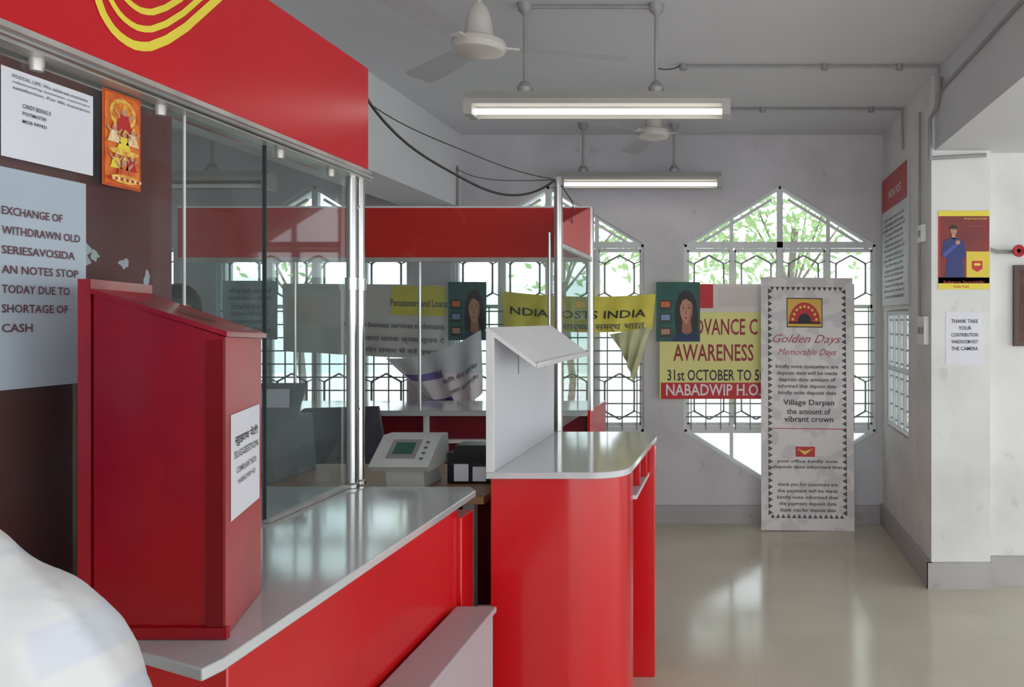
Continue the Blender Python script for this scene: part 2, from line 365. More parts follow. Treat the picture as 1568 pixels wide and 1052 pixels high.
def deity(u, v, s_, robe, hd=skinP):
    p.poly([(u-.16*s_,v+.10*s_),(u-.1*s_,v-.01*s_),(u+.1*s_,v-.01*s_),(u+.16*s_,v+.10*s_),(u+.2*s_,v+.13*s_),(u-.2*s_,v+.13*s_)],robe,4)
    p.disc(u,v-.035*s_,.062*s_,.034*s_,hd,5,14); p.poly([(u-.06*s_,v-.055*s_),(u,v-.10*s_),(u+.06*s_,v-.055*s_)],gold,6)
    for q in (-1,1): p.poly([(u+q*.09*s_,v),(u+q*.2*s_,v-.05*s_),(u+q*.22*s_,v-.03*s_),(u+q*.1*s_,v+.04*s_)],hd,5)
deity(.5,.24,1.2,redI); deity(.25,.42,.9,cream); deity(.73,.42,.9,cream); deity(.5,.47,.9,yel)
p.disc(.5,.62,.4,.035,gold,3); deity(.3,.7,.8,yel); deity(.7,.7,.8,redI); deity(.5,.77,1.1,org)
p.disc(.5,.91,.38,.045,gold,7)
for q in range(12): p.disc(.12+.07*q,.915,.03,.018,(redI,cream)[q%2],8,8)
p.build('deity_picture')

# red suggestion box
FR = Vector((-.885,1.37,0)); BR = Vector((-.966,1.61,0)); BL = Vector((-1.19,1.60,0)); FL = Vector((-1.115,1.37,0)); z0 = .9445
bx = MB()
def at(p_, z): return Vector((p_.x, p_.y, z))
lo = [at(FR,z0), at(BR,z0), at(BL,z0), at(FL,z0)]; hi = [at(FR,1.47), at(BR,1.462), at(BL,1.545), at(FL,1.545)]
bx.add(lo+hi, [(3,2,1,0),(4,5,6,7),(1,2,6,5),(2,3,7,6),(3,0,4,7)], boxR); bx.add(lo+hi, [(0,1,5,4)], M('red_box_side',(178,58,62),.36,scale=4,rgb2=(150,40,46)))
bx.prism([(-1.13,1.362,z0),(-.878,1.362,z0),(-.878,1.372,z0),(-1.13,1.372,z0)],(0,0,.02),boxR)
bx.prism([(-.915,1.364,.965),(-.885,1.364,.965),(-.885,1.371,.965),(-.915,1.371,.965)],(0,0,.50),boxS)
bx.prism([(-1.138,1.364,z0),(-1.117,1.366,z0),(-1.19,1.61,z0),(-1.205,1.60,z0)],(0,0,.627),boxR)
lid = [at(FL,1.546)+Vector((0,-.008,0)), at(FR,1.471)+Vector((.008,-.008,0)), at(BR,1.463)+Vector((.008,.005,0)), at(BL,1.546)]
bx.prism(lid,(0,0,.009),boxR)
bx.add([lid[0].lerp(lid[1],a).lerp(lid[3].lerp(lid[2],a),t_)+Vector((0,0,.0105)) for a, t_ in ((.45,.4),(.75,.4),(.75,.5),(.45,.5))],[(0,1,2,3)],black)
d = (BR-FR).normalized(); nrm = Vector((d.y,-d.x,0))
pp = Panel(at(FR,1.33)+d*.03+nrm*.002, d, (0,0,1), .20, .19); pp.sheet(paper,.001)
pp.text('सुझाव पेटी',.1,.2,.9,.32,dark); pp.text('SUGGESTION',.08,.36,.92,.43,ink); pp.text('COMPLAINT BOX',.15,.52,.85,.58,ink); pp.text('NABADWIP HO',.2,.64,.8,.69,ink)
bx.merge(pp); bx.build('suggestion_box', .002)

# ------------------------------------------------------------ corner counter
def arc(cx, cy, r, a0, a1, n=12): return [(cx+r*math.cos(math.radians(a0+(a1-a0)*i/n)), cy+r*math.sin(math.radians(a0+(a1-a0)*i/n))) for i in range(n+1)]
k = MB()
sl = [(-.815,2.60)]+arc(-.455,2.71,.11,-90,0)+[(-.325,3.40),(-.36,3.55),(-.815,3.55)]
k.prism([(a,b_,.972) for a, b_ in sl],(0,0,.022),lam)
bd = [(-.808,2.63)]+arc(-.56,2.83,.2,-90,0,20)+[(-.36,2.87),(-.50,2.87),(-.50,3.5),(-.808,3.5)]
k.prism([(a,b_,0) for a, b_ in bd],(0,0,.972),red)
k.box(-.50,-.345,2.86,3.40,.845,.86,lamL); k.box(-.50,-.352,3.02,3.035,.86,.972,red); k.box(-.50,-.345,3.2,3.215,.86,.972,red)
k.box(-.50,-.495,2.88,3.40,.86,.97,maroonD)
k.box(-.50,-.322,3.29,3.32,0,.972,red)
k.build('corner_counter', .002)
k = MB(); k.box(-.812,-.79,2.605,3.49,.9945,1.445,lamL); k.box(-.814,-.788,2.598,2.606,.9945,1.46,white)
k.prism([(-.812,2.6,1.476),(-.644,2.6,1.352),(-.650,2.6,1.342),(-.818,2.6,1.464)],(0,.93,0),white)
k.prism([(-.644,2.6,1.352),(-.638,2.6,1.36),(-.632,2.6,1.355),(-.648,2.6,1.338)],(0,.93,0),white)
for y in (2.9,3.3): k.prism([(-.787,y,1.446),(-.68,y,1.37),(-.787,y,1.30)],(0,.015,0),lamL)
k.build('partition_with_sloped_shelf', .001)

# ------------------------------------------------------------ rear booth (counter, posts, glass and fascia are one built unit)
k = MB(); k.box(-3.3,-.80,4.36,4.9,.965,.995,lam); k.box(-3.3,-.82,4.42,4.85,0,.965,maroonD)
for x in (-1.715,-2.6): k.box(x-.012,x+.012,4.39,4.42,.02,.965,white)
k.box(-1.6,-.82,4.38,4.42,.81,.83,white); k.box(-.80,-.785,4.36,4.9,0,.995,red)
k.box(-3.1,-.785,4.385,4.41,1.85,2.13,redB); k.box(-3.1,-.785,4.383,4.412,2.127,2.137,white)
k.prism([(-.80,3.56,1.86),(-.80,4.385,1.86),(-.80,4.385,2.13),(-.80,3.56,1.93)],(.012,0,0),redB)
k.box(-3.1,-.78,4.38,4.415,1.825,1.85,steelR); k.box(-.803,-.785,3.57,4.4,1.835,1.858,steelR)
k.cyl((-.79,3.575,0),(-.79,3.575,2.13),.020,steel,16); k.cyl((-.83,3.575,1.1),(-.83,3.575,1.90),.008,steel); k.lathe([(0,.03),(.024,.02),(.026,0),(.026,-.03),(.02,-.03)],(-.79,3.575,2.13),steel)
k.cyl((-.79,4.40,.99),(-.79,4.40,2.13),.018,steel,16)
for x in (-1.75,-2.45,-3.08): k.cyl((x,4.40,.995),(x,4.40,1.84),.008,steel)
k.ngon([(-.79,3.59,1.0),(-.79,4.38,1.0),(-.79,4.38,1.84),(-.79,3.59,1.84)], glass)
k.ngon([(-3.08,4.40,1.2),(-.80,4.40,1.2),(-.80,4.40,1.84),(-3.08,4.40,1.84)], glass)
k.build('glazed_service_booth', .0015)

# inner desk + weighing machine
k = MB(); k.box(-2.3,-.86,2.72,3.35,.86,.885,M('desk_wood',(160,118,84),.4,var=.15,scale=6,stretch=(1,8,1)))
for x in (-2.26,-.92):
    for y in (2.76,3.3): k.box(x-.02,x+.02,y-.02,y+.02,0,.86,dsteel)
k.box(-2.26,-.92,3.30,3.315,.3,.86,maroonD); k.build('inner_desk')
k = MB(); wm = M('scale_plastic',(205,210,205),.4,var=.03)
k.prism([(-1.30,2.82,.955),(-1.30,2.80,.975),(-1.30,2.93,1.07),(-1.30,3.0,1.07),(-1.30,3.02,.96)],(.215,0,0),wm)
k.prism([(-1.26,2.86,.886),(-1.26,2.85,.957),(-1.26,3.0,.962),(-1.26,3.03,.886)],(.14,0,0),wm)
def wp(u, v, l):
    a = Vector((-1.30,2.80,.975)); n__ = Vector((0,-.095,.13)).normalized()
    return a+Vector((.215*u,0,0))+Vector((0,.13,.095))*v+n__*l
k.ngon([wp(.22,.25,.001),wp(.72,.25,.001),wp(.72,.85,.001),wp(.22,.85,.001)], dsteel)
k.ngon([wp(.3,.38,.002),wp(.64,.38,.002),wp(.64,.75,.002),wp(.3,.75,.002)], M('lcd_green',(40,92,74),.2,var=.1))
for i in range(4): k.ell(wp(.83,.25+.17*i,.001),(.008,.008,.004),ink,8,5)
k.build('weighing_scale', .006)
k = MB(); k.box(-1.07,-.88,2.95,3.15,.886,1.0,black); k.prism([(-1.06,2.94,.89),(-1.06,2.94,.95),(-1.06,3.0,1.02),(-1.06,3.1,1.02),(-1.06,3.1,.89)],(.17,0,0),black)
k.box(-1.04,-.985,2.934,2.938,.895,.96,paper); k.box(-.97,-.92,2.934,2.938,.895,.95,paper); k.build('receipt_printer', .003)
k = MB(); pg = M('printer_grey',(118,124,134),.45)
k.prism([(-2.12,2.95,.886),(-2.12,2.93,1.04),(-2.12,3.0,1.10),(-2.12,3.22,1.12),(-2.12,3.25,.886)],(.40,0,0),pg)
k.box(-2.09,-1.75,2.90,2.95,.91,.925,black); k.prism([(-2.08,3.14,1.11),(-2.08,3.25,1.24),(-2.08,3.26,1.23),(-2.08,3.17,1.10)],(.32,0,0),pg); k.box(-2.05,-1.79,3.17,3.175,1.12,1.22,paper)
k.build('desktop_printer', .004)

def chair(x, y, rot):
    T = Matrix.Translation((x,y,0)) @ Matrix.Rotation(rot,4,'Z'); k = MB()
    fab = M('chair_fabric',(74,74,86),.8,var=.15,scale=20)
    for i in range(5):
        a = i*2*math.pi/5; e = (math.cos(a)*.28, math.sin(a)*.28, .06); k.cyl(T@Vector((0,0,.09)),T@Vector(e),.02,black,8); k.ell(T@Vector((e[0],e[1],.028)),(.026,.026,.028),black,10,6)
    k.cyl(T@Vector((0,0,.08)),T@Vector((0,0,.45)),.025,dsteel); k.box(-.24,.24,-.24,.24,.45,.53,fab,T)
    k.prism([T@Vector(q) for q in ((-.2,.24,.60),(.2,.24,.60),(.22,.27,.8),(.18,.30,1.04),(-.18,.30,1.04),(-.22,.27,.8))],(T.to_3x3()@Vector((0,.06,0))),fab)
    k.cyl(T@Vector((0,.1,.47)),T@Vector((0,.33,.7)),.02,black)
    for sx in (-1,1): k.tube([T@Vector((sx*.22,.1,.5)),T@Vector((sx*.29,.1,.55)),T@Vector((sx*.29,.05,.72)),T@Vector((sx*.29,-.15,.72))],.018,black)
    return k.build('office_chair', .01)
chair(-1.95,3.80,.3)

# ------------------------------------------------------------ ceiling things
tubeM = M('lit_tube',(255,252,246),.4,emit=3.2,var=.01); offM = M('unlit_tube',(220,222,220),.3)
def fixture(x0, x1, y, z, rods, lit=True):
    k = MB(); L_ = x1-x0; en = M('fixture_enamel',(166,164,158),.45)
    k.prism([(x0,y-.05,z+.012),(x0,y-.062,z+.03),(x0,y-.03,z+.07),(x0,y+.03,z+.07),(x0,y+.062,z+.03),(x0,y+.05,z+.012)],(L_,0,0),en)
    k.prism([(x0,y+.05,z+.012),(x0,y+.062,z+.03),(x0,y+.056,z-.03),(x0,y+.046,z-.03)],(L_,0,0),en)
    k.box(x0-.006,x0+.03,y-.055,y+.055,z-.035,z+.035,en); k.box(x1-.03,x1+.006,y-.055,y+.055,z-.035,z+.035,en)
    k.cyl((x0+.03,y-.012,z-.014),(x1-.03,y-.012,z-.014),.013,tubeM if lit else offM,12)
    for r in rods: k.cyl((r,y,z+.07),(r,y,CZ),.009,dsteel); k.lathe([(.03,0),(.035,.02),(.02,.045),(.009,.05)],(r,y,z+.07),dsteel); k.lathe([(.009,-.05),(.03,-.03),(.035,0)],(r,y,CZ),dsteel)
    return k.build('tube_light_fixture')
fixture(-1.14,-.01,3.4,2.415,(-.895,-.326)); fixture(-1.2,-.07,5.47,2.46,(-1.035,-.40)); fixture(-3.85,-2.70,4.6,2.30,(-3.6,-3.05),False)
fanM = M('fan_enamel',(190,184,178),.4); bladeM = M('fan_blade_spinning',(166,162,164),.5,alpha=.25)
def fan(x, y, z, ang, R):
    k = MB(); c = (x,y,z)
    k.lathe([(0,-.035),(.05,-.034),(.092,-.02),(.102,0),(.098,.018),(.06,.032),(.055,.04),(.05,.08),(.042,.12),(.03,.15),(.016,.165),(.0,.167)],c,fanM,28)
    k.cyl((x,y,z+.13),(x,y,CZ),.010,fanM); k.lathe([(.012,-.09),(.05,-.02),(.055,0)],(x,y,CZ),fanM)
    for i in range(3):
        T = Matrix.Translation(c) @ Matrix.Rotation(ang+i*2*math.pi/3,4,'Z') @ Matrix.Rotation(.14,4,'X')
        k.box(.08,.15,-.018,.018,-.004,.002,fanM,T)
        k.prism([T@Vector(q) for q in ((.15,-.045,0),(R*.6,-.06,0),(R-.02,-.062,0),(R,-.04,0),(R,.04,0),(R-.02,.058,0),(.15,.045,0))],(0,0,.003),bladeM)
    return k.build('ceiling_fan')
fan(-.96,2.98,2.54,math.radians(15),.56); fan(-.48,4.8,2.64,math.radians(-8),.6)
k = MB(); r = .008; zc = CZ-.012
k.tube([(-.9,3.4,zc),(-.32,3.4,zc)],r,dsteel); k.tube([(-.26,4.2,zc),(1.11,4.2,zc),(1.115,4.2,2.72)],r,dsteel)
k.tube([(-1.5,5.05,zc),(1.1,5.05,zc),(1.105,5.05,2.6)],r,dsteel)
k.tube([(1.125,4.2,2.8),(1.125,4.3,2.66),(1.105,4.36,2.62),(1.105,4.36,2.40),(1.42,4.372,2.42)],.011,dsteel)
k.tube([(1.128,4.2,2.74),(1.128,2.2,2.74)],r,dsteel)
k.tube([(1.105,4.60,2.72),(1.105,4.60,1.4)],r,dsteel)
for p_ in ((-.26,4.2),( .5,4.2),(.9,5.05),(.2,5.05),(.9,4.2)): k.cyl((p_[0],p_[1],CZ-.03),(p_[0],p_[1],CZ),.02,dsteel)
k.build('ceiling_conduit')
def cable(pts, r_, name):
    cu = bpy.data.curves.new(name,'CURVE'); cu.dimensions='3D'; cu.bevel_depth=r_; cu.bevel_resolution=3
    sp = cu.splines.new('NURBS'); sp.points.add(len(pts)-1); sp.use_endpoint_u=True; sp.order_u=4
    for i, q in enumerate(pts): sp.points[i].co = (*q,1)
    o = bpy.data.objects.new(name,cu); o.data.materials.append(black); S.collection.objects.link(o); return o
cable([(-1.25,2.67,2.27),(-1.24,2.70,2.23),(-1.19,2.85,2.13),(-1.07,3.05,2.065),(-.95,3.25,1.995),(-.85,3.47,2.06),(-.79,3.575,2.15)],.005,'overhead_cable')
cable([(-1.25,2.67,2.25),(-1.20,2.8,2.2),(-1.05,3.1,2.17),(-.9,3.35,2.12),(-.79,3.575,2.14)],.0022,'overhead_cable')
cable([(-.79,3.575,2.14),(-.74,3.52,2.06),(-.70,3.55,2.03),(-.76,3.7,2.0),(-.79,3.9,1.98)],.0025,'overhead_cable')
cable([(-2.0,5.7,2.6),(-1.7,5.3,2.42),(-1.2,4.5,2.3),(-.79,3.58,2.14)],.003,'overhead_cable')
cable([(-.28,4.2,2.86),(-.33,4.12,2.80),(-.42,4.1,2.82),(-.40,4.2,2.86)],.003,'overhead_cable')
MB().tube([(-1.99,5.7,2.62),(-1.99,5.7,2.32),(-2.28,5.74,2.30)],.01,dsteel).build('wall_conduit')

# ------------------------------------------------------------ banners and posters
K = .004767
def PX(px): return (px-1120)*K
def PZ(py): return 1.5-(py-490)*K
def portrait(p, u0, v0, u1, v1, l=3):
    U = lambda u: u0+(u1-u0)*u
    V = lambda v: v0+(v1-v0)*v
    a = (u1-u0); c_ = (v1-v0)
    P_ = lambda pts, m_, q: p.poly([(U(x_),V(y_)) for x_, y_ in pts], m_, q)
    sh = M('printed_skin_shade',(164,108,84),.6); lipc = M('printed_lips',(158,64,60),.6)
    p.rect(u0,v0,u1,v1,tealg,l)
    P_([(.46,.86),(.42,.6),(.44,.36),(.52,.2),(.66,.13),(.8,.17),(.9,.3),(.95,.55),(.95,.86)],hair,l+1)
    P_([(.60,.6),(.78,.62),(.82,.86),(.58,.88)],sh,l+2)
    P_([(.54,.40),(.58,.29),(.68,.25),(.78,.28),(.83,.40),(.83,.52),(.79,.63),(.72,.70),(.66,.70),(.59,.63),(.545,.52)],skinP,l+3)
    P_([(.76,.33),(.83,.42),(.83,.52),(.79,.63),(.72,.70),(.75,.6),(.79,.5)],sh,l+4)
    P_([(.53,.44),(.55,.28),(.66,.20),(.80,.24),(.85,.44),(.80,.34),(.68,.28),(.6,.31)],hair,l+5)
    for e in (.62,.74):
        P_([(e-.035,.435),(e,.42),(e+.035,.435),(e,.445)],dark,l+5); P_([(e-.04,.395),(e,.38),(e+.04,.395),(e,.388)],hair,l+5)
    P_([(.675,.45),(.65,.54),(.70,.545),(.69,.45)],sh,l+5); P_([(.635,.60),(.675,.59),(.72,.60),(.68,.625)],lipc,l+5)
    P_([(.38,1),(.46,.88),(.58,.83),(.70,.90),(.82,.83),(.97,.9),(1,1)],M('print_navy',(40,50,90),.6),l+6)
    for k_, vv in enumerate((.3,.52,.76)):
        p.rect(U(.08),V(vv),U(.34),V(vv+.17),black,l+1); p.rect(U(.11),V(vv+.03),U(.31),V(vv+.12),(org,M('print_blue',(120,150,190),.5),skinP)[k_],l+2)
pale = M('banner_white',(222,214,208),.6,var=.05); rstrip = M('banner_red',(196,30,38),.55,var=.04); rdark = M('banner_maroon_text',(150,34,48),.6)
p = front(PX(1010),PX(1308),PZ(611),PZ(435),5.72); p.sheet(pyel,.003)
fu = lambda x: (x-1010)/298; fv = lambda y: (y-435)/176
p.rect(fu(1072),0,1,fv(478),pale,1); p.rect(fu(1012),fv(586),1,1,rstrip,1); p.rect(fu(1072),0,fu(1092),fv(472),rstrip,2)
p.rect(fu(1100),fv(440),fu(1160),fv(470),M('banner_lilac',(214,206,200),.6),2)
p.text('ADVANCE C',fu(1050),fv(488),fu(1160),fv(513),rdark); p.text('AWARENESS',fu(1031),fv(527),fu(1154),fv(553),rdark)
p.text('31st OCTOBER TO 5th NOV',fu(1022),fv(566),fu(1215),fv(583),dark); p.text('NABADWIP H.O. 741302',fu(1020),fv(588),fu(1230),fv(606),white)
p.text('WEEK',fu(1180),fv(527),fu(1290),fv(553),rdark)
portrait(p,fu(1005),fv(432),fu(1072),fv(523),4)
p.build('vigilance_banner')

def cloth(name, corners, mat, amp=.02, waves=5, nu=30, nv=14, deco=None, sag=0):
    TL, TRr, BRr, BLl = [Vector((PX(a),y,PZ(b_))) for a, b_, y in corners]
    def pt(u, v, off=0):
        q = TL.lerp(TRr,u).lerp(BLl.lerp(BRr,u),v)
        q = q+Vector((0,amp*math.sin(u*waves*6.28+v*2.2)*(.4+v)-off,-sag*4*u*(1-u))); return q
    k = MB(); vs = [pt(i/nu,j/nv) for j in range(nv+1) for i in range(nu+1)]
    k.add(vs,[(j*(nu+1)+i,j*(nu+1)+i+1,(j+1)*(nu+1)+i+1,(j+1)*(nu+1)+i) for j in range(nv) for i in range(nu)],mat)
    for (t, u0, v0, u1, v1, m_) in (deco or []):
        if t is None:
            a = 16; k.add([pt(u0+(u1-u0)*i/a,v0+(v1-v0)*j/4,.004) for j in range(5) for i in range(a+1)],[(j*(a+1)+i,j*(a+1)+i+1,(j+1)*(a+1)+i+1,(j+1)*(a+1)+i) for j in range(4) for i in range(a)],m_); continue
        me = textmesh(t); xs = [v.co.x for v in me.vertices]; ys = [v.co.y for v in me.vertices]; o = len(k.v)
        for v in me.vertices: k.v.append(pt(u0+(u1-u0)*(v.co.x-min(xs))/(max(xs)-min(xs)), v1+(v0-v1)*(v.co.y-min(ys))/(max(ys)-min(ys)), .008))
        for q in me.polygons: k.f.append([o+z for z in q.vertices]); k.m.append(k.mi(m_))
    return k.build(name)
y_ = M('banner_yellow',(228,214,80),.6,var=.08,scale=6)
cloth('posts_india_banner',[(770,446,5.72),(1004,450,5.72),(998,505,5.72),(770,500,5.72)],y_,.012,6,deco=[('NDIA POSTS INDIA',.05,.4,.95,.62,dark),('सार्थक समर्थ भारत',.4,.78,.95,1,ink)],sag=.03)
cloth('gathered_banner_tail',[(935,512,5.66),(998,500,5.66),(972,585,5.66),(955,540,5.66)],M('tail_grey',(205,205,160),.7,var=.15,scale=8),.02,3)
cloth('hindi_cloth_banner',[(430,434,5.74),(684,436,5.74),(684,552,5.74),(430,538,5.74)],pale,.010,4,deco=[(None,.66,.02,.99,.42,y_),('Pensioners and Loans',.66,.2,1,.3,ink),('through business services to domains',.38,.52,.98,.62,ink),('सभी खाता धारक कृपया ध्यान दें',.4,.7,.98,.8,ink),('लेनदेन समय से करें सूचना',.45,.86,.95,.96,ink)])
cloth('draped_white_cloth',[(598,548,5.64),(742,505,5.64),(742,600,5.64),(680,628,5.64)],M('cloth_white',(226,224,228),.7,var=.04),.03,3,deco=[(None,.02,.3,.5,.42,M('cloth_purple',(120,108,170),.6)),(None,0.0,.75,.5,.88,M('cloth_violet',(100,88,150),.6)),('बैंकिंग सेवा सुविधा',.45,.45,.95,.56,ink),('प्रधान डाकघर नवद्वीप',.5,.64,.95,.74,ink)],sag=.06)
p = front(PX(688),PX(746),PZ(521),PZ(432),5.70); p.sheet(tealg,.002); portrait(p,0,0,1,1,1); p.build('portrait_poster')
p = front(PX(342),PX(426),PZ(520),PZ(430),5.71); p.sheet(M('notice_greyblue',(166,180,186),.6),.002); p.lines(.1,.1,.9,.9,6,ink); p.build('window_notice')

# standee
std = M('standee_damask',(224,219,217),.55,scale=9,rgb2=(206,201,201),detail=1,p0=.46,p1=.52)
X0, X1 = .212, .875; H = 1.81
p = Panel((X0,5.665,H),(1,0,-.012),(0,.055,1),X1-X0,H-.005); p.sheet(std,.012)
nT = 36
for i in range(nT):
    v = .045+i*(.90/nT)
    for u, s_ in ((.10,1),(.90,-1)): p.poly([(u-.022*s_,v),(u-.022*s_,v+.022),(u+.026*s_,v+.011)],black,1)
for i in range(14):
    u = .10+i*(.8/14)
    for v, s_ in ((.045,1),(.945,-1)): p.poly([(u,v-.007*s_),(u+.047,v-.007*s_),(u+.0235,v+.009*s_)],black,1)
p.rect(.28,.082,.67,.20,dark,1); p.rect(.29,.086,.66,.196,M('logo_yellow',(228,180,60),.5),2)
p.disc(.475,.18,.17,.08,rstrip,3,24,0,math.pi)
for i in range(9):
    a = math.pi*(i+.5)/9; p.disc(.475+.13*math.cos(a),.178-.062*math.sin(a),.014,.006,yel,4,8)
p.disc(.475,.18,.075,.036,dark,5,16,0,math.pi); p.rect(.30,.178,.65,.186,dark,5)
pk = M('script_red',(176,76,84),.6)
p.text('Golden Days',.13,.228,.87,.272,pk,2,.45); p.text('Memorable Days',.18,.285,.82,.318,pk,2,.45)
p.lines(.14,.345,.86,.475,5,dark,2,3); p.text('Village Darpan',.24,.487,.79,.515,dark); p.text('the amount of',.28,.522,.75,.545,dark); p.text('vibrant crown',.25,.552,.78,.575,dark)
p.rect(.10,.6,.90,.603,redI,1); p.rect(.37,.672,.58,.712,rstrip,1); p.poly([(.39,.68),(.47,.705),(.56,.68),(.47,.69)],yel,2)
p.lines(.12,.72,.88,.765,2,dark,2,5); p.lines(.16,.81,.84,.935,5,dark,2,8)
p.prism([(X0+.2,5.68,0),(X0+.45,5.68,0),(X0+.40,5.70,1.1),(X0+.26,5.70,1.1)],(0,.01,0),dark)
p.build('advertising_standee')

# pillar posters
p = front(1.158,1.444,1.672,2.112,4.3875); p.sheet(M('poster_maroon',(128,26,24),.5,var=.2,scale=5),.002)
nv_ = M('suit_blue',(30,44,110),.55)
p.rect(0,0,1,.07,yel); p.rect(0,.85,1,1,yel); p.rect(.55,.52,1,.85,M('poster_yellow2',(226,196,50),.5)); p.rect(0,.07,.035,.85,redI)
p.text('Saving is good today',.5,.09,.95,.115,yel); p.text('Small Savings',.6,.18,.92,.21,pk)
p.disc(.3,.25,.062,.062,skinP,3); p.disc(.3,.235,.07,.055,hair,4,16,0,math.pi); p.rect(.265,.29,.335,.36,skinP,2)
p.poly([(.1,.4),(.24,.345),(.36,.345),(.50,.4),(.55,.58),(.47,.62),(.5,.85),(.14,.85),(.17,.60),(.06,.58)],nv_,2)
p.poly([(.08,.55),(.36,.40),(.39,.44),(.12,.60)],M('suit_blue2',(52,72,150),.5),3); p.disc(.38,.405,.045,.028,skinP,4)
for e in (.275,.325): p.disc(e,.25,.009,.005,dark,5)
p.rect(.275,.282,.325,.286,dark,5); p.poly([(.66,.64),(.86,.64),(.86,.74),(.76,.78),(.66,.74)],rstrip,3); p.rect(.7,.67,.82,.7,yel,4)
p.text('Sukanya Samriddhi',.1,.89,.9,.93,rdark); p.text('India Post',.3,.95,.6,.98,redI); p.build('savings_poster')
p = front(1.20,1.405,1.25,1.545,4.3875); p.sheet(paper,.002)
for k_, t in enumerate(['THANK TAKE','YOUR','CONTRIBUTION','WARDROOM NOT','THE CAMERA']): p.text(t,.15 if k_ != 1 else .35,.14+k_*.13,.88 if k_ != 1 else .7,.21+k_*.13,dark)
p.build('printed_notice')
p = Panel((1.104,5.74,2.51),(0,-1,0),(0,0,1),.82,.91); p.sheet(M('board_white',(205,208,212),.5),.015); p.rect(0,0,1,.26,M('board_red',(178,56,60),.5),1); p.text('INDIA POST',.3,.12,.8,.18,pale); p.lines(.08,.32,.92,.95,16,ink,2,4); p.build('notice_board')
p = front(1.60,2.2,1.352,1.81,4.43); p.sheet(M('board_brown',(70,48,42),.5),.0295); p.rect(.05,.06,.95,.94,M('cork',(96,60,50),.8,var=.2,scale=20),1); p.build('cork_board')
k = MB(); k.tube([(1.46,4.43,1.90),(1.5,4.425,1.885),(2.4,4.425,1.885)],.011,dsteel); k.cyl((1.6,4.425,1.885),(1.6,4.36,1.885),.012,dsteel)
k.cyl((1.6,4.39,1.885),(1.6,4.36,1.885),.028,redI,16)
for i in range(16):
    a = i*math.pi/8; b2 = (i+1)*math.pi/8; k.cyl((1.6+.028*math.cos(a),4.36,1.885+.028*math.sin(a)),(1.6+.028*math.cos(b2),4.36,1.885+.028*math.sin(b2)),.007,redI,6)
k.build('fire_valve')
k = MB(); k.box(1.09,1.119,4.44,4.60,1.36,1.52,white); k.box(1.085,1.09,4.46,4.50,1.42,1.46,dsteel); k.box(1.085,1.09,4.53,4.57,1.42,1.46,dsteel); k.build('switch_board',.003)
k = MB(); k.box(1.09,1.119,4.50,4.60,1.95,2.05,white); k.box(1.085,1.09,4.53,4.57,1.98,2.02,dsteel); k.build('switch_board',.003)

